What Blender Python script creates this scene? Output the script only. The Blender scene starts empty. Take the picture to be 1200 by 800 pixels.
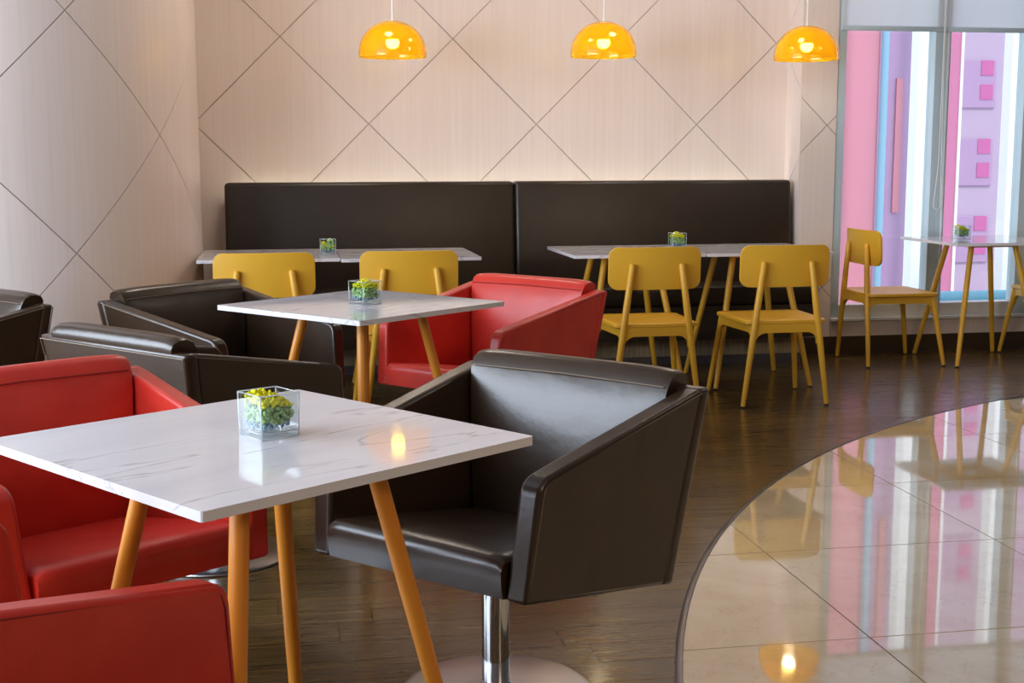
import bpy, bmesh, math, random
from mathutils import Vector, Matrix
random.seed(7)
S = bpy.context.scene
COL = S.collection
PI = math.pi

# ------------------------------------------------------------------ camera
PITCH, ROLL, YAW, CAMH = 0.1412, -0.0022, 0.1746, 1.2
cp, sp, cy_, sy_ = math.cos(PITCH), math.sin(PITCH), math.cos(YAW), math.sin(YAW)
fw = Vector((sy_*cp, cy_*cp, -sp)); rt = Vector((cy_, -sy_, 0)); up = rt.cross(fw)
R_ = rt*math.cos(ROLL) + up*math.sin(ROLL); U_ = -rt*math.sin(ROLL) + up*math.cos(ROLL)
cam_d = bpy.data.cameras.new('camera'); cam = bpy.data.objects.new('camera', cam_d); COL.objects.link(cam)
cam.matrix_world = Matrix(((R_.x, U_.x, -fw.x, 0), (R_.y, U_.y, -fw.y, 0), (R_.z, U_.z, -fw.z, CAMH), (0, 0, 0, 1)))
cam_d.sensor_width = 36; cam_d.lens = 1529.1/1200*36; cam_d.clip_start = .05; cam_d.clip_end = 200
S.camera = cam

# ------------------------------------------------------------------ world, sun, large lights, exposure
S.view_settings.view_transform = 'Standard'; S.view_settings.look = 'None'
S.view_settings.gamma = 1; S.view_settings.exposure = 0.0
W = bpy.data.worlds.new('world'); S.world = W; W.use_nodes = True
bg = W.node_tree.nodes['Background']; bg.inputs[0].default_value = (.80, .90, 1.0, 1); bg.inputs[1].default_value = 1.9

def light(name, kind, loc, aim, energy, color, **kw):
    d = bpy.data.lights.new(name, kind); d.energy = energy; d.color = color
    for k, v in kw.items(): setattr(d, k, v)
    o = bpy.data.objects.new(name, d); COL.objects.link(o); o.location = loc
    o.rotation_euler = (Vector(aim)-Vector(loc)).to_track_quat('-Z', 'Y').to_euler()
    return o
light('sun', 'SUN', (0, -10, 20), (-2, 6, 1), 2.5, (1, .96, .92), angle=.03)
# daylight through the glazed left side of the room
light('daylight_left', 'AREA', (-3.5, 2.3, 1.6), (0, 2.3, 1.45), 370, (.73, .845, 1.0), shape='RECTANGLE', size=5.4, size_y=2.0)
# warm recessed ceiling lights of the room
for i, (x, y, e) in enumerate(((.3, 6.4, 15), (2.2, 6.4, 15), (4.4, 4.2, 13), (3.2, .4, 6))):
    light('ceiling_light_%d' % i, 'AREA', (x, y, 2.97), (x, y, 0), e, (1, .86, .73), shape='DISK', size=.5)
light('warm_fill_right', 'AREA', (2.6, -1.7, 2.7), (.2, 2.6, .7), 38, (1, .74, .52), shape='DISK', size=.7)  # unseen warm area light, added behind the camera to brighten front-right faces
# light strip in the slot between bench back and wall
light('cove_strip', 'AREA', (1.35, 7.598, .93), (1.35, 7.612, 2.0), 5, (1, .93, .72), shape='RECTANGLE', size=3.2, size_y=.03)

# ------------------------------------------------------------------ materials
def srgb(r, g, b):
    f = lambda c: (c/12.92 if c <= .04045 else ((c+.055)/1.055)**2.4)
    return (f(r/255), f(g/255), f(b/255), 1)
class NT:
    def __init__(s, name):
        s.m = bpy.data.materials.new(name); s.m.use_nodes = True; s.t = s.m.node_tree; s.b = s.t.nodes['Principled BSDF']
        s.out = s.t.nodes['Material Output']
    def n(s, kind, **kw):
        o = s.t.nodes.new(kind)
        for k, v in kw.items():
            if k[0] == '_': setattr(o, k[1:], v)
            else: o.inputs[k.replace('__', ' ')].default_value = v
        return o
    def l(s, a, ao, b, bi): s.t.links.new(a.outputs[ao], b.inputs[bi])
    def set(s, **kw):
        for k, v in kw.items(): s.b.inputs[k.replace('__', ' ')].default_value = v
        return s
    def ramp(s, stops):
        r = s.n('ShaderNodeValToRGB'); e = r.color_ramp.elements
        while len(e) < len(stops): e.new(.5)
        for q, (p, c) in zip(e, stops): q.position = p; q.color = c
        return r
def plain(name, col, rough=.5, metal=0, bump=None, spec=.5, coat=0):
    m = NT(name).set(Base__Color=col, Roughness=rough, Metallic=metal, Specular__IOR__Level=spec, Coat__Weight=coat)
    if bump:
        tc = m.n('ShaderNodeTexCoord'); nz = m.n('ShaderNodeTexNoise', Scale=bump[0], Detail=3.); b = m.n('ShaderNodeBump', Strength=bump[1], Distance=.002)
        m.l(tc, 'Object', nz, 'Vector'); m.l(nz, 'Fac', b, 'Height'); m.l(b, 'Normal', m.b, 'Normal')
    return m.m
def leather(name, c1, c2, rough):
    m = NT(name).set(Roughness=rough, Specular__IOR__Level=.56)
    tc = m.n('ShaderNodeTexCoord'); v = m.n('ShaderNodeTexVoronoi', Scale=420.); n = m.n('ShaderNodeTexNoise', Scale=9., Detail=4.)
    r = m.ramp([(.3, c1), (.7, c2)]); b = m.n('ShaderNodeBump', Strength=.10, Distance=.001)
    m.l(tc, 'Object', v, 'Vector'); m.l(tc, 'Object', n, 'Vector'); m.l(n, 'Fac', r, 'Fac'); m.l(r, 'Color', m.b, 'Base Color')
    m.l(v, 'Distance', b, 'Height')
    b2 = m.n('ShaderNodeBump', Strength=.12, Distance=.02); m.l(n, 'Fac', b2, 'Height'); m.l(b, 'Normal', b2, 'Normal'); m.l(b2, 'Normal', m.b, 'Normal')
    return m.m
M = {}
M['brown'] = leather('brown_leather', (.026, .0135, .0066, 1), (.038, .0198, .010, 1), .29)
M['red'] = leather('red_leather', (.52, .022, .013, 1), (.62, .036, .020, 1), .36)
M['bench'] = leather('bench_leather', (.018, .0105, .0062, 1), (.026, .015, .009, 1), .36)
M['red_seam'] = plain('red_thread', (.22, .008, .008, 1), .6)
M['brown_seam'] = plain('brown_thread', (.16, .11, .07, 1), .5)
M['yellow'] = plain('yellow_lacquer', srgb(220, 166, 46), .38, bump=(60, .03))
M['orange_leg'] = plain('table_leg_lacquer', srgb(222, 140, 40), .38, bump=(60, .03))
M['chrome'] = plain('chrome', (.72, .73, .75, 1), .08, 1)
M['steel'] = plain('brushed_steel', (.52, .53, .56, 1), .3, 1, bump=(200, .04))
M['black'] = plain('black_plastic', (.012, .012, .012, 1), .5)
M['white'] = plain('white_paint', (.80, .80, .80, 1), .5)
M['plaster'] = plain('plaster', (.74, .70, .66, 1), .8)
M['dark_timber'] = plain('dark_timber_wall', (.10, .075, .055, 1), .5)
M['ceil'] = plain('grey_ceiling', (.42, .40, .38, 1), .8)
M['groove'] = plain('panel_groove', (.40, .34, .25, 1), .8)
M['winframe'] = plain('window_frame_aluminium', (.50, .60, .66, 1), .4)
M['sillwhite'] = plain('sill_white', (.78, .80, .84, 1), .35)
M['base_metal'] = plain('bronze_baseboard', (.10, .07, .045, 1), .28, .6)
M['trim'] = plain('floor_trim', (.20, .20, .22, 1), .3, .8)
M['grout'] = plain('stone_grout', (.16, .13, .10, 1), .8)
M['concrete'] = plain('outdoor_paving', (.62, .62, .62, 1), .9)

def mk_panel():
    m = NT('pale_wood_veneer').set(Roughness=.27, Specular__IOR__Level=.45)
    g = m.n('ShaderNodeNewGeometry'); mp = m.n('ShaderNodeMapping'); mp.inputs['Scale'].default_value = (34, 34, .7)
    n = m.n('ShaderNodeTexNoise', Scale=1.6, Detail=6., Roughness=.6, Distortion=.5)
    oi = m.n('ShaderNodeObjectInfo'); ad = m.n('ShaderNodeVectorMath', _operation='ADD')
    m.l(g, 'Position', mp, 'Vector'); m.l(mp, 'Vector', ad, 0); m.l(oi, 'Random', ad, 1); m.l(ad, 'Vector', n, 'Vector')
    r = m.ramp([(.2, srgb(225, 209, 200)), (.5, srgb(230, 216, 209)), (.8, srgb(233, 221, 215))])
    m.l(n, 'Fac', r, 'Fac')
    n2 = m.n('ShaderNodeTexNoise', Scale=.22, Detail=2.); m.l(mp, 'Vector', n2, 'Vector')
    mx = m.n('ShaderNodeMixRGB', _blend_type='MULTIPLY', Fac=.5); r2 = m.ramp([(.3, (.94, .91, .89, 1)), (.7, (1, 1, 1, 1))])
    m.l(n2, 'Fac', r2, 'Fac'); m.l(r, 'Color', mx, 'Color1'); m.l(r2, 'Color', mx, 'Color2'); m.l(mx, 'Color', m.b, 'Base Color')
    return m.m
M['panel'] = mk_panel()
def mk_plinth():
    m = NT('plinth_veneer').set(Roughness=.5)
    g = m.n('ShaderNodeNewGeometry'); mp = m.n('ShaderNodeMapping'); mp.inputs['Scale'].default_value = (60, 60, 2)
    n = m.n('ShaderNodeTexNoise', Scale=1.6, Detail=6.); m.l(g, 'Position', mp, 'Vector'); m.l(mp, 'Vector', n, 'Vector')
    r = m.ramp([(.3, srgb(150, 132, 104)), (.7, srgb(190, 172, 140))]); m.l(n, 'Fac', r, 'Fac'); m.l(r, 'Color', m.b, 'Base Color')
    return m.m
M['plinth'] = mk_plinth()
def mk_plank():
    m = NT('dark_oak_planks').set(Specular__IOR__Level=.42, Coat__Weight=.16, Coat__Roughness=.10)
    g = m.n('ShaderNodeNewGeometry'); oi = m.n('ShaderNodeObjectInfo')
    mul = m.n('ShaderNodeVectorMath', _operation='SCALE'); mul.inputs['Scale'].default_value = 37.
    cmb = m.n('ShaderNodeCombineXYZ'); m.l(oi, 'Random', cmb, 'X'); m.l(oi, 'Random', cmb, 'Z'); m.l(cmb, 'Vector', mul, 0)
    mp = m.n('ShaderNodeMapping'); mp.inputs['Scale'].default_value = (2.6, 42, 1)
    m.l(g, 'Position', mp, 'Vector'); ad = m.n('ShaderNodeVectorMath', _operation='ADD'); m.l(mp, 'Vector', ad, 0); m.l(mul, 'Vector', ad, 1)
    n = m.n('ShaderNodeTexNoise', Scale=1.7, Detail=7., Roughness=.62, Distortion=.9); m.l(ad, 'Vector', n, 'Vector')
    r = m.ramp([(.28, (.018, .010, .0035, 1)), (.5, (.094, .052, .015, 1)), (.75, (.18, .104, .031, 1))]); m.l(n, 'Fac', r, 'Fac')
    hv = m.n('ShaderNodeHueSaturation'); mr = m.n('ShaderNodeMapRange'); mr.inputs[3].default_value = .8; mr.inputs[4].default_value = 1.2
    m.l(oi, 'Random', mr, 0); m.l(mr, 0, hv, 'Value'); m.l(r, 'Color', hv, 'Color'); m.l(hv, 'Color', m.b, 'Base Color')
    rr = m.ramp([(.3, (.30,)*3+(1,)), (.7, (.20,)*3+(1,))]); m.l(n, 'Fac', rr, 'Fac'); m.l(rr, 'Color', m.b, 'Roughness')
    b = m.n('ShaderNodeBump', Strength=.12, Distance=.002); m.l(n, 'Fac', b, 'Height'); m.l(b, 'Normal', m.b, 'Normal')
    return m.m
M['plank'] = mk_plank()
def mk_stone():
    m = NT('cream_polished_stone').set(Roughness=.045, Specular__IOR__Level=.8, Coat__Weight=.8, Coat__Roughness=.03, Coat__IOR=1.6)
    g = m.n('ShaderNodeNewGeometry'); n = m.n('ShaderNodeTexNoise', Scale=2.2, Detail=7., Roughness=.6, Distortion=.7)
    oi = m.n('ShaderNodeObjectInfo'); cmb = m.n('ShaderNodeCombineXYZ'); m.l(oi, 'Random', cmb, 'Z')
    sc = m.n('ShaderNodeVectorMath', _operation='SCALE'); sc.inputs['Scale'].default_value = 9.; m.l(cmb, 'Vector', sc, 0)
    ad = m.n('ShaderNodeVectorMath', _operation='ADD'); m.l(g, 'Position', ad, 0); m.l(sc, 'Vector', ad, 1); m.l(ad, 'Vector', n, 'Vector')
    r = m.ramp([(.3, srgb(204, 178, 138)), (.55, srgb(220, 200, 166)), (.8, srgb(228, 212, 182))]); m.l(n, 'Fac', r, 'Fac')
    v = m.n('ShaderNodeTexVoronoi', Scale=5.5, _feature='DISTANCE_TO_EDGE'); n3 = m.n('ShaderNodeTexNoise', Scale=6., Detail=5.)
    mxv = m.n('ShaderNodeMixRGB', Fac=.35); m.l(ad, 'Vector', mxv, 'Color1'); m.l(n3, 'Color', mxv, 'Color2'); m.l(ad, 'Vector', n3, 'Vector'); m.l(mxv, 'Color', v, 'Vector')
    rv = m.ramp([(.0, (.72, .62, .50, 1)), (.012, (1, 1, 1, 1))]); m.l(v, 'Distance', rv, 'Fac')
    mx = m.n('ShaderNodeMixRGB', _blend_type='MULTIPLY', Fac=.45); m.l(r, 'Color', mx, 'Color1'); m.l(rv, 'Color', mx, 'Color2'); m.l(mx, 'Color', m.b, 'Base Color')
    n4 = m.n('ShaderNodeTexNoise', Scale=2.4, Detail=1.); m.l(g, 'Position', n4, 'Vector')
    b = m.n('ShaderNodeBump', Strength=.05, Distance=.01); m.l(n4, 'Fac', b, 'Height'); m.l(b, 'Normal', m.b, 'Normal')
    return m.m
M['stone'] = mk_stone()
def mk_marble():
    m = NT('white_marble').set(Roughness=.05, Specular__IOR__Level=.5)
    tc = m.n('ShaderNodeTexCoord'); oi = m.n('ShaderNodeObjectInfo'); cmb = m.n('ShaderNodeCombineXYZ'); m.l(oi, 'Random', cmb, 'Z')
    sc = m.n('ShaderNodeVectorMath', _operation='SCALE'); sc.inputs['Scale'].default_value = 5.; m.l(cmb, 'Vector', sc, 0)
    mp = m.n('ShaderNodeMapping'); mp.inputs['Scale'].default_value = (.9, 5.5, 5.5); mp.inputs['Rotation'].default_value = (0, 0, .12)
    m.l(tc, 'Object', mp, 'Vector'); ad = m.n('ShaderNodeVectorMath', _operation='ADD'); m.l(mp, 'Vector', ad, 0); m.l(sc, 'Vector', ad, 1)
    n = m.n('ShaderNodeTexNoise', Scale=1.3, Detail=6., Roughness=.5, Distortion=.35); m.l(ad, 'Vector', n, 'Vector')
    r = m.ramp([(.30, srgb(206, 203, 211)), (.484, srgb(222, 219, 224)), (.497, srgb(188, 182, 188)), (.510, srgb(222, 220, 225)), (.8, srgb(212, 209, 216))])
    m.l(n, 'Fac', r, 'Fac'); m.l(r, 'Color', m.b, 'Base Color')
    return m.m
M['marble'] = mk_marble()
def mk_thin(name, col, gloss=.08, rough=.03, diff=None):
    m = NT(name); t = m.t; t.nodes.remove(m.b)
    tr = m.n('ShaderNodeBsdfTransparent', Color=col); gl = m.n('ShaderNodeBsdfGlossy', Roughness=rough); lw = m.n('ShaderNodeLayerWeight', Blend=.5); pw = m.n('ShaderNodeMath', _operation='POWER'); pw.inputs[1].default_value = 4.; ab = m.n('ShaderNodeMapRange'); ab.inputs[3].default_value = gloss*.5; ab.inputs[4].default_value = .75
    m.l(lw, 'Facing', pw, 0); m.l(pw, 0, ab, 0); fr = ab
    mx = m.n('ShaderNodeMixShader'); m.l(fr, 0, mx, 0); last = tr
    if diff:
        d = m.n('ShaderNodeBsdfTranslucent', Color=diff[0]); d2 = m.n('ShaderNodeBsdfDiffuse', Color=diff[0]); a = m.n('ShaderNodeMixShader', Fac=.5); m.l(d, 0, a, 1); m.l(d2, 0, a, 2)
        q = m.n('ShaderNodeMixShader', Fac=diff[1]); m.l(tr, 0, q, 1); m.l(a, 0, q, 2); last = q
    m.l(last, 0, mx, 1); m.l(gl, 0, mx, 2); m.l(mx, 0, m.out, 'Surface')
    return m.m
M['glass'] = mk_thin('clear_glass', (.93, .96, .97, 1))
M['glass_edge'] = mk_thin('glass_edge', (.95, .98, 1, 1), gloss=.5, rough=.15, diff=((.95, .97, 1, 1), .45))
M['pane'] = mk_thin('window_glass', (.94, .97, .98, 1), diff=((.85, .9, 1, 1), .06))
M['amber'] = mk_thin('amber_acrylic', (1.0, .84, .20, 1), diff=((1.0, .60, .015, 1), .36))
M['blind'] = mk_thin('roller_blind_fabric', (.85, .92, 1, 1), rough=.9, diff=((.96, .98, 1, 1), .80))
def emit(name, col, s):
    m = NT(name); m.set(Base__Color=col, Emission__Color=col, Emission__Strength=s); return m.m
M['bulb'] = emit('lit_bulb', (1, .92, .70, 1), 60)
def mossmat(name, c1, c2):
    m = NT(name).set(Roughness=.9)
    tc = m.n('ShaderNodeTexCoord'); n = m.n('ShaderNodeTexNoise', Scale=140., Detail=3.); r = m.ramp([(.3, c1), (.7, c2)])
    m.l(tc, 'Object', n, 'Vector'); m.l(n, 'Fac', r, 'Fac'); m.l(r, 'Color', m.b, 'Base Color'); return m.m
M['moss_y'] = mossmat('yellow_moss', srgb(206, 200, 10), srgb(240, 232, 40))
M['moss_g'] = mossmat('green_moss', srgb(120, 160, 90), srgb(184, 208, 140))
M['pebble'] = mossmat('blue_grey_pebbles', srgb(90, 120, 150), srgb(176, 200, 214))
for k, c in dict(pink=(208, 128, 146), mauve=(172, 136, 176), lilac=(180, 154, 182), magenta=(192, 84, 150), rose=(200, 112, 152), paleblue=(128, 174, 200), teal=(74, 146, 170), offwhite=(246, 244, 246)).items():
    M[k] = plain('facade_'+k, srgb(*c), .8, bump=(8, .05))

# ------------------------------------------------------------------ mesh helpers
def finish(bm, ang=.6):
    bmesh.ops.recalc_face_normals(bm, faces=bm.faces)
    for f in bm.faces: f.smooth = True
    for e in bm.edges:
        if len(e.link_faces) == 2 and e.calc_face_angle(0) > ang: e.smooth = False
def obj(name, bm, mat, parent=None, ang=.6, fin=True):
    if fin: finish(bm, ang)
    me = bpy.data.meshes.new(name); bm.to_mesh(me); bm.free(); me.materials.append(M[mat])
    o = bpy.data.objects.new(name, me); COL.objects.link(o)
    if parent: o.parent = parent
    return o
def inst(name, me, parent=None, loc=(0, 0, 0)):
    o = bpy.data.objects.new(name, me); COL.objects.link(o); o.location = loc
    if parent: o.parent = parent
    return o
def tag(o, label, cat, group=None, kind=None):
    if label: o['label'] = label
    if cat: o['category'] = cat
    if group: o['group'] = group
    if kind: o['kind'] = kind
    return o
def struct(o, label=None, cat=None):
    return tag(o, label, cat, kind='structure')
def thing(name, label, cat, loc=(0, 0, 0), rz=0, group=None):
    o = bpy.data.objects.new(name, None); COL.objects.link(o); o.location = loc; o.rotation_euler = (0, 0, rz); o.empty_display_size = .1
    return tag(o, label, cat, group)
def copy_tree(o, parent=None):
    c = o.copy(); COL.objects.link(c); c.parent = parent
    for ch in list(o.children): copy_tree(ch, c)
    return c
def box(bm, x0, x1, y0, y1, z0, z1, bev=0, seg=1):
    vs = [bm.verts.new(p) for p in ((x0, y0, z0), (x1, y0, z0), (x1, y1, z0), (x0, y1, z0), (x0, y0, z1), (x1, y0, z1), (x1, y1, z1), (x0, y1, z1))]
    return hexa_v(bm, vs, bev, seg)
def hexa_v(bm, v, bev, seg):
    fs = [bm.faces.new([v[i] for i in q]) for q in ((3, 2, 1, 0), (4, 5, 6, 7), (0, 1, 5, 4), (1, 2, 6, 5), (2, 3, 7, 6), (3, 0, 4, 7))]
    if bev:
        es = {e for f in fs for e in f.edges}
        bmesh.ops.bevel(bm, geom=list(es), offset=bev, segments=seg, profile=.5, affect='EDGES', clamp_overlap=True)
def hexa(bm, pts, bev=0, seg=1):
    hexa_v(bm, [bm.verts.new(p) for p in pts], bev, seg)
def B(*a, **k):
    bm = bmesh.new(); box(bm, *a, **k); return bm
def tube(bm, pts, rad, n=12, caps=True):
    pts = [Vector(p) for p in pts]
    if not hasattr(rad, '__len__'): rad = [rad]*len(pts)
    rings = []; prev = None
    for i, p in enumerate(pts):
        d = (pts[min(i+1, len(pts)-1)]-pts[max(i-1, 0)]).normalized()
        if prev is None:
            a = Vector((0, 0, 1)) if abs(d.z) < .9 else Vector((1, 0, 0)); u = d.cross(a).normalized()
        else: u = (prev-d*prev.dot(d)).normalized()
        prev = u; w = d.cross(u)
        rings.append([bm.verts.new(p+(u*math.cos(2*PI*k/n)+w*math.sin(2*PI*k/n))*rad[i]) for k in range(n)])
    for a, b in zip(rings, rings[1:]):
        for k in range(n): bm.faces.new((a[k], a[(k+1) % n], b[(k+1) % n], b[k]))
    if caps: bm.faces.new(rings[0][::-1]); bm.faces.new(rings[-1])
def T(pts, rad, n=12):
    bm = bmesh.new(); tube(bm, pts, rad, n); return bm
def lathe(bm, prof, n=32, closed=True):
    rings = []
    for r, z in prof:
        rings.append([bm.verts.new((0, 0, z))] if r < 1e-6 else [bm.verts.new((r*math.cos(2*PI*k/n), r*math.sin(2*PI*k/n), z)) for k in range(n)])
    for a, b in zip(rings, rings[1:]):
        for k in range(n):
            k2 = (k+1) % n
            q = ([a[0]] if len(a) == 1 else [a[k], a[k2]]) + ([b[0]] if len(b) == 1 else [b[k2], b[k]])
            if len(q) > 2: bm.faces.new(q)
def LA(prof, n=32):
    bm = bmesh.new(); lathe(bm, prof, n); return bm
def rrect(w, h, r, n=6):
    out = []
    for cx, cy, a0 in ((w-r, h-r, 0), (-w+r, h-r, 90), (-w+r, -h+r, 180), (w-r, -h+r, 270)):
        for k in range(n+1):
            a = math.radians(a0+90*k/n); out.append((cx+r*math.cos(a), cy+r*math.sin(a)))
    return out
def prism(bm, poly, z0, z1, f=lambda x, y, z: (x, y, z)):
    a = [bm.verts.new(f(x, y, z0)) for x, y in poly]; b = [bm.verts.new(f(x, y, z1)) for x, y in poly]
    n = len(poly); bm.faces.new(a[::-1]); bm.faces.new(b)
    for k in range(n): bm.faces.new((a[k], a[(k+1) % n], b[(k+1) % n], b[k]))
def clip_halfplane(poly, a, b, c):       # keep a*x+b*y<=c
    out = []
    for i in range(len(poly)):
        p, q = poly[i], poly[(i+1) % len(poly)]; dp, dq = a*p[0]+b*p[1]-c, a*q[0]+b*q[1]-c
        if dp <= 0: out.append(p)
        if dp*dq < 0: t = dp/(dp-dq); out.append((p[0]+(q[0]-p[0])*t, p[1]+(q[1]-p[1])*t))
    return out

# ------------------------------------------------------------------ floor
CX, CY, CR = 5.633, 1.357, 4.955
floor = struct(obj('floor', B(-3.6, 6.6, -2.5, 7.7, -.06, -.012), 'plank'), 'dark brown wooden plank floor under the cafe tables', 'floor')
PW = .1185; Y0 = 2.903; meshes = {}
def plank_mesh(L):
    L = round(L, 3)
    if L not in meshes:
        bm = B(0, L-.0016, -PW/2+.0009, PW/2-.0009, -.012, 0); finish(bm, .3); me = bpy.data.meshes.new('plank'); bm.to_mesh(me); bm.free(); me.materials.append(M['plank']); meshes[L] = me
    return meshes[L]
nplank = 0
for k in range(-20, 40):
    yc = Y0 + PW*(k+.5)
    if yc < .75 or yc > 7.44: continue
    half = math.sqrt(max(0, CR**2-(abs(yc-CY)+PW/2)**2))
    xr = CX-half+.03 if half > 0 and CX-half < 5.2 else 5.4
    off = random.uniform(0, 1.3)
    if k == 0: off = (0.726+2.45) % 1.3
    x = -2.45; first = True
    if k == 21: off = (2.425+2.45) % 1.3
    while x < xr-.02:
        L = (off if first and off > .2 else 1.3 + (off if first else 0)); first = False
        e = min(x+L, 5.4)
        if e > -2.45+.05:
            inst('plank', plank_mesh(e-x), floor, (x, yc, 0)); nplank += 1
        x = e
# stone floor with the round edge
stone = struct(obj('floor_stone', (lambda bm: (prism(bm, [p for p in [(CX+(CR-.004)*math.cos(2*PI*k/240), CY+(CR-.004)*math.sin(2*PI*k/240)) for k in range(240)] if True], -.0005, .0012), bm)[1])(bmesh.new()), 'grout'),
               'polished cream stone floor area with a curved edge', 'floor')
circ = [(CX+(CR-.005)*math.cos(2*PI*k/240), CY+(CR-.005)*math.sin(2*PI*k/240)) for k in range(240)]
for i in range(-1, 8):
    for j in range(-7, 4):
        x0, y0 = 1.425+.757*(i-1), 3.65+.722*(j-1)
        poly = [(x0+.0022, y0+.0022), (x0+.757-.0022, y0+.0022), (x0+.757-.0022, y0+.722-.0022), (x0+.0022, y0+.722-.0022)]
        poly = clip_halfplane(poly, 1, 0, 6.55); poly = clip_halfplane(poly, 0, -1, 2.4)
        for k in range(240):
            if len(poly) < 3: break
            a = 2*PI*(k+.5)/240; poly = clip_halfplane(poly, math.cos(a), math.sin(a), CX*math.cos(a)+CY*math.sin(a)+(CR-.005)*math.cos(PI/240))
        if len(poly) < 3: continue
        q = [poly[0]]
        for p in poly[1:]:
            if math.dist(p, q[-1]) > 1e-4: q.append(p)
        if len(q) < 3: continue
        bm = bmesh.new(); prism(bm, q, .0012, .0045); obj('stone_tile', bm, 'stone', stone, .3)
bm = bmesh.new(); pr = ((CR-.004, 0), (CR-.004, .006), (CR+.006, .0062), (CR+.014, .001), (CR+.014, 0)); NS = 200
rings = []
for k in range(NS+1):
    a = math.radians(84 + (268-84)*k/NS); rings.append([bm.verts.new((CX+r*math.cos(a), CY+r*math.sin(a), z)) for r, z in pr])
for a, b in zip(rings, rings[1:]):
    for k in range(5): bm.faces.new((a[k], a[(k+1) % 5], b[(k+1) % 5], b[k]))
struct(obj('trim_1', bm, 'trim'), 'thin curved metal strip between plank floor and stone floor', 'trim')

# ------------------------------------------------------------------ walls with diamond panels
def diamond_panels(parent, mapf, s0, s1, z0, z1, X0, Z0, a, b, step=None, g=.0022, th=.008):
    ii = range(int((s0-X0)/a)-3, int((s1-X0)/a)+4); jj = range(int((z0-Z0)/b)-3, int((z1-Z0)/b)+4)
    for i in ii:
        for j in jj:
            if (i+j) % 2 == 0: continue
            cx, cz = X0+i*a, Z0+j*b; ga, gb = a-g*1.414, b-g*1.414
            poly = [(cx+ga, cz), (cx, cz+gb), (cx-ga, cz), (cx, cz-gb)]
            for h in ((1, 0, s1), (-1, 0, -s0), (0, 1, z1), (0, -1, -z0)):
                if len(poly) >= 3: poly = clip_halfplane(poly, *h)
            if len(poly) < 3: continue
            lo, hi = min(p[0] for p in poly), max(p[0] for p in poly)
            if hi-lo < .004: continue
            ss = sorted({round(p[0], 5) for p in poly} | ({round(lo+(hi-lo)*k/max(1, round((hi-lo)/step)), 5) for k in range(max(1, round((hi-lo)/step))+1)} if step else set()))
            def span(s):
                zs = []
                for k in range(len(poly)):
                    p, q = poly[k], poly[(k+1) % len(poly)]
                    if min(p[0], q[0])-1e-5 <= s <= max(p[0], q[0])+1e-5:
                        if abs(p[0]-q[0]) < 1e-5: zs += [p[1], q[1]]
                        else: t = (s-p[0])/(q[0]-p[0]); zs.append(p[1]+(q[1]-p[1])*min(1, max(0, t)))
                return min(zs), max(zs)
            bm = bmesh.new(); cols = []
            for s in ss:
                l, h = span(s); cols.append([bm.verts.new(mapf(s, z, d)) for z, d in ((l, th), (h, th), (h, 0), (l, 0))])
            for A, C in zip(cols, cols[1:]):
                for k in range(4): bm.faces.new((A[k], C[k], C[(k+1) % 4], A[(k+1) % 4]))
            bm.faces.new(cols[0]); bm.faces.new(cols[-1][::-1])
            bmesh.ops.remove_doubles(bm, verts=bm.verts, dist=1e-5)
            obj('panel', bm, 'panel', parent, .5)
CEIL = 3.0; WY = 7.64; WX = 3.04; PY = 7.41
LX0, LZ0, LA_, LB_ = .5135, 1.384, .4915, .485
wall = struct(obj('wall_back', B(-2.4, WX+.02, WY+.012, WY+.13, 0, CEIL), 'groove'), 'back wall of pale wood panels with diagonal joints above the bench', 'wall')
diamond_panels(wall, lambda s, z, d: (s, WY+.012-d, z), -2.4, WX+.004, 0, CEIL, LX0, LZ0, LA_, LB_)
wr = struct(obj('wall_alcove', B(WX+.012, WX+.06, PY+.012, WY+.012, 0, CEIL), 'groove'), 'narrow return of pale wood panelling beside the bench end', 'wall')
diamond_panels(wr, lambda s, z, d: (WX+.012-d, WY+.004-(s-WX), z), WX, WX+WY-PY-.0085, 0, CEIL, LX0, LZ0, LA_, LB_)
wp = struct(obj('wall_pier', B(WX+.012, 3.272, PY+.012, WY+.13, 0, CEIL), 'groove'), 'pale wood pier between the bench alcove and the windows', 'wall')
diamond_panels(wp, lambda s, z, d: (s-(WY-PY), PY+.012-d, z), WX+.0045+WY-PY, 3.270+WY-PY, .108, CEIL, LX0-.02, LZ0-.008, LA_, LB_)
# round column at the left
QX, QY, QR = -1.575, 6.93, 1.176
bm = bmesh.new(); lathe(bm, [(QR-.012, 0), (QR-.012, CEIL)], 128); bmesh.ops.translate(bm, verts=bm.verts, vec=(QX, QY, 0))
wl = struct(obj('wall_left', bm, 'groove'), 'curved pale wood wall with diagonal joints at the left', 'wall')
diamond_panels(wl, lambda s, z, d: (QX+(QR-.012+d)*math.cos(s/QR), QY+(QR-.012+d)*math.sin(s/QR), z), -QR*PI*.92, QR*.55, 0, CEIL, -.589, 1.301, .5213, .5213, step=.06)
struct(obj('ceiling', B(-3.7, 6.7, -2.6, 7.8, CEIL, CEIL+.15), 'ceil'), 'plain grey ceiling', 'ceiling')
struct(obj('wall_right', B(6.6, 6.75, -2.6, 7.6, 0, CEIL), 'dark_timber'), 'dark timber wall at the far right', 'wall')
struct(obj('wall_rear', B(-3.7, 6.75, -2.6, -2.5, 0, CEIL), 'dark_timber'), 'dark timber wall behind the viewer', 'wall')
bm = bmesh.new(); box(bm, -3.7, -3.6, -2.5, 7.7, 0, .45); box(bm, -3.7, -3.6, -2.5, 7.7, 2.85, CEIL); box(bm, -3.7, -3.6, 5.1, 7.7, .45, 2.85); box(bm, -3.7, -3.6, -2.5, -1.9, .45, 2.85)
struct(obj('wall_left_glazed', bm, 'plaster'), 'plaster wall with a wide window opening at the far left', 'wall')
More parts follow.
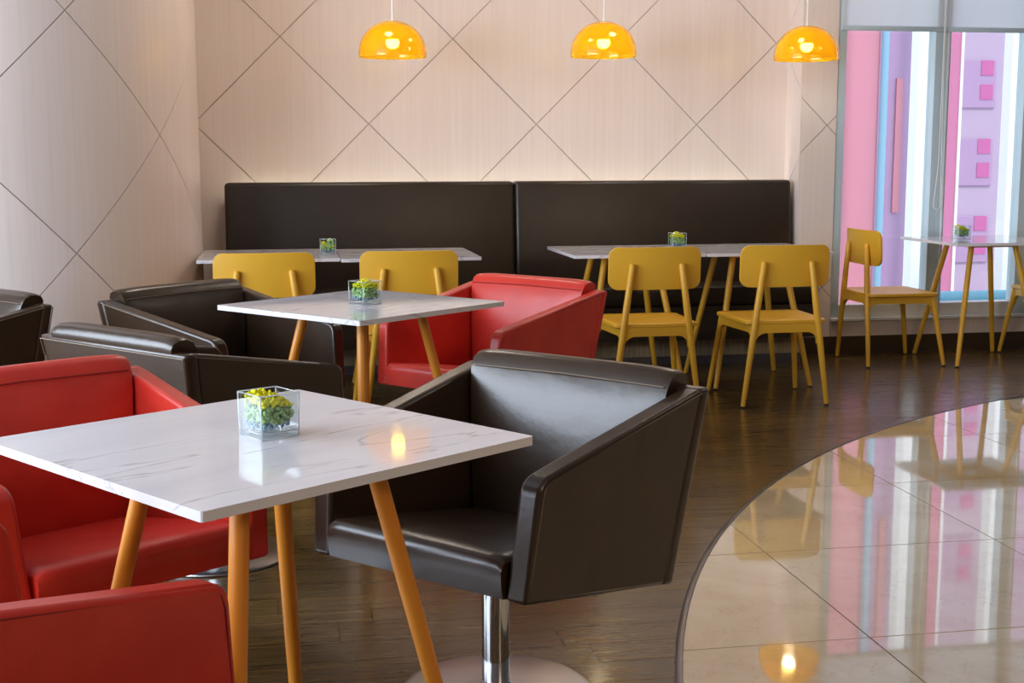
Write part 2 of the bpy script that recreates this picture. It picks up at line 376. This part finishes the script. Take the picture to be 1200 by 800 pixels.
# window wall
wa = struct(obj('wall_right_windows', B(3.272, 6.6, PY+.012, PY+.14, .0, .203), 'groove'), 'low pale wood wall under the windows', 'wall')
x = 3.275
while x < 6.5:
    e = min(x+1.32, 6.59); obj('panel', B(x, e-.003, PY, PY+.012, .108, .203), 'panel', wa); x = e
struct(obj('baseboard_right', B(WX+.002, 6.6, PY-.006, PY+.012, .0, .108, bev=.002), 'base_metal'), 'dark bronze baseboard under the windows', 'baseboard')
struct(obj('trim_2', B(3.272, 6.6, PY-.03, PY+.13, .203, .222, bev=.003), 'sillwhite'), 'white sill board running under the windows', 'trim')
WXS = (3.272, 3.937, 4.53, 5.18, 5.77, 6.42)
for i in range(5):
    x0 = WXS[i]; BAY = WXS[i+1]-x0
    w = struct(thing('window_%d' % (i+1), ['tall window beside the wood pier with a view of pink wall', 'tall window behind the little marble table', 'tall window right of the one behind the marble table', 'fourth tall window from the wood pier', 'fifth tall window from the wood pier'][i], 'window', (x0, PY, 0)))
    a = obj('window_frame', B(0, .052, .01, .10, .222, CEIL-.01, bev=.002), 'winframe', w)
    obj('window_frame', B(BAY-.048, BAY, .01, .10, .222, CEIL-.01, bev=.002), 'winframe', w)
    obj('window_frame', B(.052, BAY-.048, .012, .10, .222, .298, bev=.002), 'sillwhite', w)
    obj('window_frame', B(.052, BAY-.048, .012, .10, 2.93, 2.99, bev=.002), 'winframe', w)
    obj('window_pane', B(.052, BAY-.048, .062, .068, .298, 2.93), 'pane', w)
    if i: obj('mullion_bead', B(.03, .038, .0, .012, .26, CEIL-.02), 'sillwhite', w)
    b = thing('roller_blind', ['pale translucent roller blind above the window beside the wood pier', 'pale translucent roller blind with a hanging chain, second from the pier', 'pale translucent roller blind, third from the pier', 'pale translucent roller blind, fourth from the pier', 'pale translucent roller blind, fifth from the pier'][i], 'blind', (x0, PY, 0), group='roller blinds on the windows')
    obj('fabric', B(.012, BAY-.004, .002, .0035, 1.955, 2.95), 'blind', b)
    obj('bottom_bar', B(.010, BAY-.002, -.006, .009, 1.928, 1.957, bev=.004, seg=2), 'winframe', b)
    obj('roller_tube', T([(.012, .012, 2.955), (BAY-.004, .012, 2.955)], .022, 14), 'winframe', b)
    if i == 1:
        pts = [(-.012, -.02, 2.94), (-.012, -.02, 1.7), (-.014, -.022, 1.15)]
        for k in range(0, 13):
            a = PI*k/12; pts.append((-.006-.022*math.cos(a)-.008, -.022, .90-.026*math.sin(a)+.0))
        pts += [(.004, -.022, 1.15), (-.006, -.02, 1.7), (-.004, -.02, 2.94)]
        obj('pull_chain', T(pts, .0028, 6), 'white', b)

# ------------------------------------------------------------------ outside the windows
struct(obj('ground', B(-14, 40, 7.9, 60, -1.3, -1.2), 'concrete'), 'pale paved ground outside the windows', 'ground')
nb = thing('pink_building', 'pink painted building wall with a pale pipe seen through the first window', 'building', (6.2, 14, -1.2))
obj('wall', B(-1.2, .47, 0, .5, 0, 14), 'pink', nb); obj('downpipe', T([(.505, -.06, 0), (.505, -.06, 14)], .042, 12), 'paleblue', nb)
obj('wall', B(.47, 1.2, .25, .6, 0, 14), 'mauve', nb)
for k in range(5): obj('window', B(.795, .878, .22, .26, 1.74+2.6*k, 3.27+2.6*k), 'pink', nb)
nb2 = thing('lilac_building', 'lilac building with magenta windows seen through the second window', 'building', (7.3, 15, -1.2))
obj('wall', B(.1, 6.2, 0, .5, 0, 14), 'lilac', nb2); obj('pilaster', B(.70, .84, -.10, 0, 0, 14), 'rose', nb2); obj('pilaster', B(.84, .875, -.12, 0, 0, 14), 'offwhite', nb2)
for k in range(6):
    z0 = .135+.945*k
    for q in range(3):
        xx = .89+q*.95
        bay = obj('window_bay', B(xx, xx+.47, -.03, .0, z0, z0+.57, bev=.005), 'mauve', nb2)
        for d in (.10, .39): obj('pane', B(xx+.265, xx+.43, -.04, -.03, z0+d, z0+d+.18), 'magenta', bay)
for i in range(3):
    xx = 5.61+.904*i
    p = thing('white_pillar', ['white painted pillar outside, between the pink and lilac buildings', 'white painted pillar outside, right of the lilac building windows', 'third white pillar outside from the pink building', 'fourth white pillar outside from the pink building'][i], 'pillar', (xx, 11, -1.2), group='white pillars outside')
    obj('shaft', B(0, .150, 0, .150, .12, 9, bev=.006), 'offwhite', p); obj('foot', B(-.03, .18, -.03, .18, 0, .12, bev=.006), 'offwhite', p)
tw = thing('planter_wall', 'low teal wall outside the second window', 'low wall', (5.2, 10.2, -1.2)); 
obj('body', B(.2, 3.2, 0, .4, 0, 1.17), 'teal', tw); obj('coping', B(.17, 3.23, -.03, .43, 1.17, 1.21, bev=.01), 'teal', tw)

# ------------------------------------------------------------------ banquette bench
def bench(x0, x1, label):
    w = x1-x0; b = thing('banquette_bench', label, 'bench', (x0, 0, 0), group='brown leather banquettes')
    bm = bmesh.new(); hexa(bm, [(0, 7.40, .40), (w, 7.40, .40), (w, 7.585, .40), (0, 7.585, .40), (0, 7.455, 1.055), (w, 7.455, 1.055), (w, 7.585, 1.055), (0, 7.585, 1.055)], .022, 4)
    obj('backrest', bm, 'bench', b)
    bm = bmesh.new(); hexa(bm, [(0, 6.99, .36), (w, 6.99, .36), (w, 7.43, .36), (0, 7.43, .36), (0, 6.97, .475), (w, 6.97, .475), (w, 7.43, .46), (0, 7.43, .46)], .03, 4)
    obj('seat_cushion', bm, 'bench', b)
    obj('seat_box', B(.004, w-.004, 7.0, 7.58, .17, .36), 'bench', b)
    obj('plinth', B(.02, w-.02, 7.20, 7.58, .05, .17), 'plinth', b)
    obj('kick_strip', B(.02, w-.02, 7.192, 7.58, 0, .05), 'trim', b)
bench(-.305, 1.330, 'left half of the dark brown leather wall bench, beside the curved wall')
bench(1.335, 3.015, 'right half of the dark brown leather wall bench, beside the wood pier')

# ------------------------------------------------------------------ tables
ZT = .712; HS = .34; TH = .016; LH, LBF = .135, .258
def make_table(loc, rz, label, group, legmat, zt=ZT):
    t = thing('marble_table', label, 'table', loc, rz, group)
    bm = bmesh.new(); prism(bm, rrect(HS, HS, .006, 3), zt-TH, zt)
    es = [e for e in bm.edges if e.calc_face_angle(0) > 1.2]; bmesh.ops.bevel(bm, geom=es, offset=.0015, segments=2, profile=.5, affect='EDGES', clamp_overlap=True)
    obj('tabletop', bm, 'marble', t, .5)
    z1 = zt-TH; z0 = z1-.022; h = LH+.012
    for k in range(4):
        bm = bmesh.new(); c, s = math.cos(k*PI/2), math.sin(k*PI/2)
        box(bm, -h, h, h-.024, h, z0, z1, .002); bmesh.ops.rotate(bm, verts=bm.verts, matrix=Matrix.Rotation(k*PI/2, 3, 'Z'))
        obj('frame_rail', bm, legmat, t)
    for sx in (-1, 1):
        for sy in (-1, 1):
            a = Vector((sx*LBF, sy*LBF, .006)); b = Vector((sx*LH, sy*LH, z1-.004))
            l = obj('leg', T([a, a.lerp(b, .35), a.lerp(b, .7), b], [.0125, .0155, .0165, .0165], 14), legmat, t)
            obj('foot_cap', T([(a.x, a.y, 0), a], [.0115, .0125], 12), 'black', l)
    return t
near = make_table((-.0466, 2.283, 0), -.1526+PI/4, 'nearest square marble table, largest, with orange legs and a moss cube on it', 'marble tables', 'orange_leg')
mid = make_table((.262, 4.376, 0), -.0786+PI/4, 'square marble table in the middle, between brown and red armchairs', 'marble tables', 'orange_leg')
make_table((-.062, 6.70, 0), 0, 'marble table at the left end of the wall bench, touching the curved wall', 'marble tables', 'yellow')
make_table((.622, 6.64, 0), 0, 'marble table at the left bench half, second from the curved wall', 'marble tables', 'yellow')
make_table((1.765, 6.63, 0), 0, 'marble table at the right bench half, nearer to the bench split', 'marble tables', 'yellow')
make_table((2.449, 6.62, 0), 0, 'marble table at the right end of the wall bench, beside the pier', 'marble tables', 'yellow')
make_table((4.035, 7.055, 0), 0, 'marble table standing alone at the windows', 'marble tables', 'yellow')

# ------------------------------------------------------------------ swivel tub armchairs
WT, WF, WB, AT = .339, .307, .291, .052
BT, BB = (-.35, .688), (-.279, .238)       # outer back edge (y, z) top / bottom
FT, FB = (.25, .585), (.277, .343)         # front edge of the arm
def armchair(loc, th, label, mat, first={}):
    if mat in first:
        c = copy_tree(first[mat]); c.location = (*loc, 0); c.rotation_euler = (0, 0, th); c['label'] = label
        return c
    r = thing('tub_armchair', label, 'armchair', (*loc, 0), th, 'red leather tub armchairs' if mat == 'red' else 'brown leather tub armchairs')
    seam = mat+'_seam'
    for s in (-1, 1):
        def P(w, y, z): return Vector((s*w, y, z))
        yb = .035                                   # arm starts in front of the back shell
        o = [P(WB, BB[0]+yb, BB[1]+.008), P(WB, *FB), P(WF, *FT), P(WT, BT[0]+yb, BT[1])]
        y0b, z0b, y0t, z0t = BB[0]+yb, BB[1]+.008, BT[0]+yb, BT[1]
        v1 = (Vector((y0t, z0t))-Vector(FT)).normalized(); v2 = (Vector(FB)-Vector(FT)).normalized(); RR = .034
        p1, p2 = Vector(FT)+v1*RR, Vector(FT)+v2*RR
        prof = [(y0b, z0b), tuple(FB)]
        for k in range(7):
            t = k/6; q = p2*(1-t)**2+Vector(FT)*2*t*(1-t)+p1*t*t; prof.append((q.x, q.y))
        prof.append((y0t, z0t))
        def wid(y, z):
            g = min(1, max(0, (y-y0t)/(FT[0]-y0t))); zb_ = BB[1]+(FB[1]-BB[1])*g; zt_ = BT[1]+(FT[1]-BT[1])*g
            return WB+(WT+(WF-WT)*g-WB)*min(1, max(0, (z-zb_)/(zt_-zb_)))
        bm = bmesh.new(); prism(bm, prof, 0, 1, lambda y, z, d: P(wid(y, z)-AT*d, y, z))
        finish(bm, .6); es = [e for e in bm.edges if e.calc_face_angle(0) > .6]
        bmesh.ops.bevel(bm, geom=es, offset=.010, segments=3, profile=.5, affect='EDGES', clamp_overlap=True)
        arm = obj('arm', bm, mat, r)
        bm = bmesh.new()
        n = Vector((s, 0, .15)).normalized()*-.0005
        a, b, c, d = [q+Vector((-s*.0035, 0, 0)) for q in (o[3], o[2], o[1], o[0])]
        fa = Vector((0, -.010, .0)); fz = Vector((0, 0, -.010)); k = Vector((s*.0022, 0, 0))
        tube(bm, [a+fz+k, b+fz+Vector((0, -.032, .006))+k, b+fz+Vector((0, -.016, -.006))+k, b+fz*1.6+Vector((0, -.009, -.020))+k, c+fa-fz*.8+k], .0016, 6)
        obj('seam', bm, seam, arm)
        bm = bmesh.new(); k = Vector((-s*(AT-.007), 0, 0))
        tube(bm, [o[3]+k+Vector((0, 0, -.004)), o[2]+k+Vector((0, -.036, .001))], .0018, 6)
        obj('seam', bm, seam, arm)
    w0, w1 = WB+.001, WT+.001
    bm = bmesh.new(); hexa(bm, [(-w0, BB[0], BB[1]), (w0, BB[0], BB[1]), (w0, BB[0]+.04, BB[1]+.008), (-w0, BB[0]+.04, BB[1]+.008),
                                (-w1, BT[0], BT[1]), (w1, BT[0], BT[1]), (w1, BT[0]+.042, BT[1]), (-w1, BT[0]+.042, BT[1])], .010, 3)
    back = obj('back_shell', bm, mat, r)
    bm = bmesh.new(); e = .003
    tube(bm, [(-w0+.006, BB[0]-e+.001, BB[1]+.012), (-w1+.007, BT[0]-e+.002, BT[1]-.012), (w1-.007, BT[0]-e+.002, BT[1]-.012), (w0-.006, BB[0]-e+.001, BB[1]+.012)], .0022, 6); obj('seam', bm, seam, back)
    # back cushion, folded over the top of the shell
    a0, a1 = WB-AT-.003, WT-AT-.004
    bm = bmesh.new(); prof = [(-.215, .335), (-.222, .42), (-.236, .54), (-.252, .645), (-.262, .688), (-.277, .712), (-.297, .722), (-.322, .722), (-.343, .714), (-.351, .698), (-.345, .678), (-.300, .672), (-.255, .36)]
    NX = 14; cols = []
    for k in range(NX+1):
        u = -1+2*k/NX; u = math.copysign(1-(1-abs(u))**1.7, u); puff = (1-abs(u)**6)
        ring = []
        for (y, z) in prof:
            w = a0+(a1-a0)*(z-.335)/(.722-.335); t = (z-.335)/.387
            dy = .012*puff*math.sin(PI*min(1, max(0, t))) if y > -.26 and z < .69 else 0
            dz = .006*puff if z > .70 else 0
            sh = 1-.02*(abs(u) > .999)
            cy0, cz0 = -.28, .55
            ring.append(bm.verts.new((u*w, cy0+(y+dy-cy0)*sh, cz0+(z+dz-cz0)*(sh if z > .6 else 1))))
        cols.append(ring)
    m = len(prof)
    for A, C in zip(cols, cols[1:]):
        for k in range(m): bm.faces.new((A[k], A[(k+1) % m], C[(k+1) % m], C[k]))
    bm.faces.new(cols[0]); bm.faces.new(cols[-1][::-1])
    bc = obj('back_cushion', bm, mat, r, .9)
    bm = bmesh.new(); tube(bm, [(-a1+.012, -.2605, .692), (0, -.259, .697), (a1-.012, -.2605, .692)], .0017, 6); obj('seam', bm, seam, bc)
    # seat cushion
    a = WB-AT-.003; bm = bmesh.new(); NX, NY = 12, 14
    def top(u, v): return (FB[1]+.088) - .085*(1-v) - .002 + .012*(1-abs(u)**4)*(1-abs(2*v-1)**4)
    prof = []
    for k in range(NY+1): v = k/NY; prof.append((-.235+(.270+.235)*v, v))
    cols = []
    for k in range(NX+1):
        u = -1+2*k/NX; u = math.copysign(1-(1-abs(u))**1.6, u); ring = []
        ed = .010*(abs(u) > .999)
        for y, v in prof: ring.append((u*a, y, top(u, v)-ed))
        yf = .270
        zt = top(u, 1)-ed
        ring += [(u*a, yf+.010, zt-.006), (u*a, yf+.016, zt-.020), (u*a, yf+.014, zt-.050), (u*a, yf+.009, FB[1]+.004), (u*a, yf-.01, FB[1]-.001), (u*a, -.235, FB[1]-.092)]
        cols.append([bm.verts.new(p) for p in ring])
    m = len(cols[0])
    for A, C in zip(cols, cols[1:]):
        for k in range(m): bm.faces.new((A[k], A[(k+1) % m], C[(k+1) % m], C[k]))
    bm.faces.new(cols[0]); bm.faces.new(cols[-1][::-1])
    obj('seat_cushion', bm, mat, r, .9)
    bm = bmesh.new(); hz = lambda y: .2942+.184*y
    hexa(bm, [(-.09, -.09, hz(-.09)-.014), (.09, -.09, hz(-.09)-.014), (.09, .09, hz(.09)-.014), (-.09, .09, hz(.09)-.014), (-.09, -.09, hz(-.09)+.004), (.09, -.09, hz(-.09)+.004), (.09, .09, hz(.09)+.004), (-.09, .09, hz(.09)+.004)], .003, 2)
    obj('swivel_plate', bm, 'black', r)
    obj('pedestal', LA([(0, .014), (.034, .014), (.034, .03), (.031, .034), (.031, .286), (0, .286)], 32), 'chrome', r)
    obj('base_disc', LA([(0, 0), (.212, 0), (.217, .003), (.216, .007), (.20, .0115), (.06, .016), (0, .016)], 64), 'steel', r)
    first[mat] = r
    return r
armchair((.45, 2.768), math.radians(132.7), 'large brown leather tub armchair facing the nearest marble table, on a chrome pedestal', 'brown')
armchair((-.217, 3.939), math.radians(-48.6), 'brown leather tub armchair with its back to the viewer, left of the middle table', 'brown')
armchair((-.176, 4.835), math.radians(-136.5), 'brown leather tub armchair behind the middle table, in front of the curved wall', 'brown')
armchair((-1.282, 4.785), math.radians(132.3), 'brown leather tub armchair cut off by the left edge, before the curved wall', 'brown')
armchair((.743, 4.874), math.radians(130.5), 'red leather tub armchair at the middle table, before the bench', 'red')
armchair((-.439, 2.844), math.radians(-144.6), 'red leather tub armchair behind the nearest table, facing the viewer', 'red')
armchair((-.480, 1.930), math.radians(-46.5), 'red leather tub armchair in the bottom left corner, only its arm showing', 'red')

# ------------------------------------------------------------------ yellow wooden chairs
def rail(p, q, depth_mid, depth_end, th, zt, run=.055):
    p, q = Vector(p), Vector(q); d = (q-p); L = d.length; d.normalize(); n = Vector((-d.y, d.x, 0))*th/2
    lo = [(0, zt-depth_end)]
    for k in range(1, 7): a = k/6*PI/2; lo.append((run*math.sin(a)*1.0 if False else run*(1-math.cos(a)), zt-depth_end+(depth_end-depth_mid)*math.sin(a)))
    poly = [(0, zt)]+lo+[(L-x, z) for x, z in reversed(lo)]+[(L, zt)]
    bm = bmesh.new(); A = [bm.verts.new(p+d*x+n+Vector((0, 0, z-p.z))) for x, z in poly]; C = [bm.verts.new(p+d*x-n+Vector((0, 0, z-p.z))) for x, z in poly]
    bm.faces.new(A); bm.faces.new(C[::-1])
    for k in range(len(poly)): k2 = (k+1) % len(poly); bm.faces.new((A[k], C[k], C[k2], A[k2]))
    return bm
def yellow_chair(loc, rz, label, first=[]):
    if first:
        c = copy_tree(first[0]); c.location = (*loc, 0); c.rotation_euler = (0, 0, rz); c['label'] = label; return c
    r = thing('wooden_chair', label, 'chair', (*loc, 0), rz, 'yellow wooden chairs')
    # seat board, a little dished
    pl = rrect(.212, .209, .035, 6); bm = bmesh.new(); rings = []
    for sc, z, in ((.97, .400), (1, .404), (1, .417), (.975, .4205), (.8, .418), (.5, .413), (.2, .411)):
        rings.append([bm.verts.new((x*sc*(1.03 if y > 0 else .97), -.013+y*sc, z)) for x, y in pl])
    n = len(pl)
    for a, b in zip(rings, rings[1:]):
        for k in range(n): bm.faces.new((a[k], a[(k+1) % n], b[(k+1) % n], b[k]))
    bm.faces.new(rings[0][::-1]); bm.faces.new(rings[-1]); obj('seat', bm, 'yellow', r, .7)
    for s in (-1, 1):
        a, b = Vector((s*.2125, -.222, .008)), Vector((s*.1185, -.214, .70))
        bm = T([a, a.lerp(b, .3), a.lerp(b, .58), a.lerp(b, .985), b], [.0115, .0145, .0170, .0145, .010], 14)
        l = obj('leg', bm, 'yellow', r); obj('foot_cap', T([(a.x, a.y, 0), a], [.0105, .0115], 12), 'black', l)
        a, b = Vector((s*.235, .228, .008)), Vector((s*.188, .168, .402))
        l = obj('leg', T([a, a.lerp(b, .5), b], [.0115, .0145, .0175], 14), 'yellow', r); obj('foot_cap', T([(a.x, a.y, 0), a], [.0105, .0115], 12), 'black', l)
        obj('side_rail', rail((s*.162, -.212, 0), (s*.192, .172, 0), .042, .10, .020, .402), 'yellow', r)
    obj('back_rail', rail((-.160, -.214, 0), (.160, -.214, 0), .042, .10, .020, .402), 'yellow', r)
    obj('front_rail', rail((-.190, .168, 0), (.190, .168, 0), .042, .10, .020, .402), 'yellow', r)
    # curved backrest
    bm = bmesh.new(); NZ = 8; W, H, Rr = .224, .100, .045; grid = {}
    edge = [W-Rr+Rr*math.sin(k*PI/12) for k in range(0, 7)]; mid_ = [(W-Rr)*k/5 for k in range(-4, 5)]
    xs = [-e for e in reversed(edge)]+mid_+edge; NX = len(xs)-1
    for f in (0, 1):
        for i in range(NX+1):
            x = xs[i]
            ins = max(0, abs(x)-(W-Rr)); hz = H-Rr+math.sqrt(max(0, Rr*Rr-ins*ins))
            for j in range(NZ+1):
                z = -hz+2*hz*j/NZ
                y = -.196+.030*(x/W)**2 - .05*z + (.0 if f else -.013)
                grid[f, i, j] = bm.verts.new((x, y, .677+z))
    for f in (0, 1):
        for i in range(NX):
            for j in range(NZ): bm.faces.new((grid[f, i, j], grid[f, i+1, j], grid[f, i+1, j+1], grid[f, i, j+1]))
    for i in range(NX):
        for j in (0, NZ): bm.faces.new((grid[0, i, j], grid[0, i+1, j], grid[1, i+1, j], grid[1, i, j]))
    for j in range(NZ):
        for i in (0, NX): bm.faces.new((grid[0, i, j], grid[0, i, j+1], grid[1, i, j+1], grid[1, i, j]))
    finish(bm); es = [e for e in bm.edges if not e.smooth]; bmesh.ops.bevel(bm, geom=es, offset=.003, segments=2, profile=.5, affect='EDGES', clamp_overlap=True)
    obj('backrest', bm, 'yellow', r)
    first.append(r); return r
yellow_chair((2.372, 6.092), 0, 'yellow wooden chair at the right end of the bench, beside the pier')
yellow_chair((1.725, 6.085), 0, 'yellow wooden chair behind the red armchair, at the right bench half')
yellow_chair((-.078, 6.075), 0, 'yellow wooden chair at the left end of the bench, by the curved wall')
yellow_chair((.568, 6.075), 0, 'yellow wooden chair behind the middle table, second from the curved wall')
yellow_chair((3.495, 7.088), -PI/2, 'yellow wooden chair seen from the side, left of the window table')
yellow_chair((4.55, 7.05), PI/2, 'yellow wooden chair cut off by the right edge, at the window table')

# ------------------------------------------------------------------ pendant lamps
def pendant(loc, label, first=[]):
    if first:
        c = copy_tree(first[0]); c.location = loc; c['label'] = label
        pl = bpy.data.objects.new('bulb_light', first[1]); COL.objects.link(pl); pl.parent = c; pl.location = (0, 0, .078); return c
    r = thing('pendant_lamp', label, 'lamp', loc, 0, 'amber pendant lamps')     # origin at the rim
    prof = [(.178, 0), (.1785, .012), (.177, .022)]
    for k in range(1, 15): a = k/15*PI/2; prof.append((.177*math.cos(a)**.96, .022+.165*math.sin(a)))
    prof.append((.012, .187)); inner = [(max(.012, q-.0035), z-.0025 if z > .03 else z) for q, z in reversed(prof)]
    bm = bmesh.new(); lathe(bm, prof+inner+[prof[0]], 48); bmesh.ops.remove_doubles(bm, verts=bm.verts, dist=1e-5); sh = obj('lamp_shade', bm, 'amber', r, 1.0)
    obj('rim_band', (lambda bm: (lathe(bm, [(.1785, .018), (.1795, .0185), (.1795, .0215), (.1785, .022)], 48), bm)[1])(bmesh.new()), 'amber', sh)
    obj('socket', LA([(0, .132), (.018, .132), (.019, .136), (.019, .180), (.014, .184), (0, .184)], 20), 'moss_y', r)
    obj('bulb', LA([(0, .044), (.014, .046), (.027, .054), (.034, .068), (.034, .080), (.030, .090)], 24), 'bulb', r)
    obj('bulb_neck', LA([(.030, .090), (.024, .104), (.016, .122), (.014, .134), (0, .134)], 24), 'white', r)
    h = CEIL-loc[2]; obj('cord', T([(0, 0, .182), (0, 0, .19), (0, 0, .20), (0, 0, h-.02)], [.007, .007, .0035, .0035], 8), 'white', r)
    obj('ceiling_cup', LA([(0, h), (.05, h), (.05, h-.02), (.01, h-.035), (0, h-.035)], 24), 'white', r)
    d = bpy.data.lights.new('bulb_light', 'POINT'); d.energy = 9; d.color = (1, .72, .34); d.shadow_soft_size = .03
    pl = bpy.data.objects.new('bulb_light', d); COL.objects.link(pl); pl.parent = r; pl.location = (0, 0, .078)
    first += [r, d]; return r
pendant((.600, 6.98, 1.713), 'amber dome pendant lamp hanging at the left, over the left bench half')
pendant((1.735, 6.98, 1.727), 'amber dome pendant lamp in the middle, above the bench split')
pendant((2.890, 6.98, 1.722), 'amber dome pendant lamp at the right, next to the windows')

# ------------------------------------------------------------------ glass cubes with moss
def blob(bm, c, r, sub=1):
    bmesh.ops.create_icosphere(bm, subdivisions=sub, radius=r, matrix=Matrix.Translation(c) @ Matrix.Diagonal((random.uniform(.8, 1.2), random.uniform(.8, 1.2), random.uniform(.8, 1.2), 1)))
def vase(loc, rz, label, w=.040, h=.078, seed=0, yellow=(0, 0), dome=0):
    random.seed(seed+40)
    r = thing('glass_cube_vase', label, 'vase', loc, rz, 'glass cubes of moss')
    bm = bmesh.new(); t = .0035; zb = .011
    def ring(a, z): return [bm.verts.new(p) for p in ((-a, -a, z), (a, -a, z), (a, a, z), (-a, a, z))]
    rs = [ring(w*.965, 0), ring(w, h), ring(w-t, h), ring(w*.965-t, zb)]
    for a, b in zip(rs, rs[1:]):
        for k in range(4): bm.faces.new((a[k], a[(k+1) % 4], b[(k+1) % 4], b[k]))
    bm.faces.new(rs[0][::-1]); bm.faces.new(rs[-1])
    gl = obj('glass', bm, 'glass', r, .3)
    e = .0014; bm = bmesh.new()
    for sx in (-1, 1):
        for sy in (-1, 1): tube(bm, [(sx*(w*.965-e), sy*(w*.965-e), .001), (sx*(w-e), sy*(w-e), h)], e, 6)
    for z, a in ((h, w-e), (.0015, w*.965-e), (zb, w*.965-t)):
        c4 = [(-a, -a, z), (a, -a, z), (a, a, z), (-a, a, z)]
        for k in range(4): tube(bm, [c4[k], c4[(k+1) % 4]], e*.8, 6)
    obj('glass_edge', bm, 'glass_edge', gl, 2)
    q = w-t-.0055
    bm = bmesh.new()
    for _ in range(110): blob(bm, Vector((random.uniform(-q, q), random.uniform(-q, q), zb+.005+random.uniform(0, .012))), random.uniform(.0025, .0045))
    obj('pebbles', bm, 'pebble', r, 2)['kind'] = 'stuff'
    bm = bmesh.new(); top = h*.66
    for _ in range(420):
        blob(bm, Vector((random.uniform(-q, q), random.uniform(-q, q), zb+.014+random.random()*(top-zb-.012)))*1.0, random.uniform(.003, .0055))
    if dome: 
        for _ in range(60):
            a = random.uniform(0, 2*PI); e = random.uniform(0, 1); blob(bm, Vector((.012+.016*math.cos(a)*e, .016*math.sin(a)*e, top+.026*math.sqrt(1-e*e))), .006)
    obj('green_moss', bm, 'moss_g', r, 2)['kind'] = 'stuff'
    bm = bmesh.new()
    for _ in range(330):
        x, y = random.uniform(-q, q), random.uniform(-q, q); d = math.hypot(x-yellow[0], y-yellow[1])
        zz = top+.002+max(0, .030-d*.50)*random.uniform(.3, 1.15) if not dome else top-.004+(.016 if x < -.012 else -.006)*random.random()
        blob(bm, Vector((x, y, zz)), random.uniform(.002, .0042))
    obj('yellow_moss', bm, 'moss_y', r, 2)['kind'] = 'stuff'
    return r
vase((-.030, 2.303, ZT), -.1526+math.radians(40), 'glass cube of yellow and green moss on the nearest table', seed=1, yellow=(-.012, .010))
vase((.270, 4.345, ZT), .62, 'glass cube of yellow and green moss on the middle table', seed=2, yellow=(.0, .0))
vase((.228, 6.60, ZT), 0, 'glass cube with a round green moss ball on the left bench tables', seed=3, dome=1)
vase((2.09, 6.74, ZT), 0, 'glass cube with a yellow moss mound on the right bench tables', seed=4, yellow=(-.004, 0))
vase((3.935, 7.10, ZT), 0, 'glass cube of moss on the window table', seed=5, yellow=(-.02, 0))
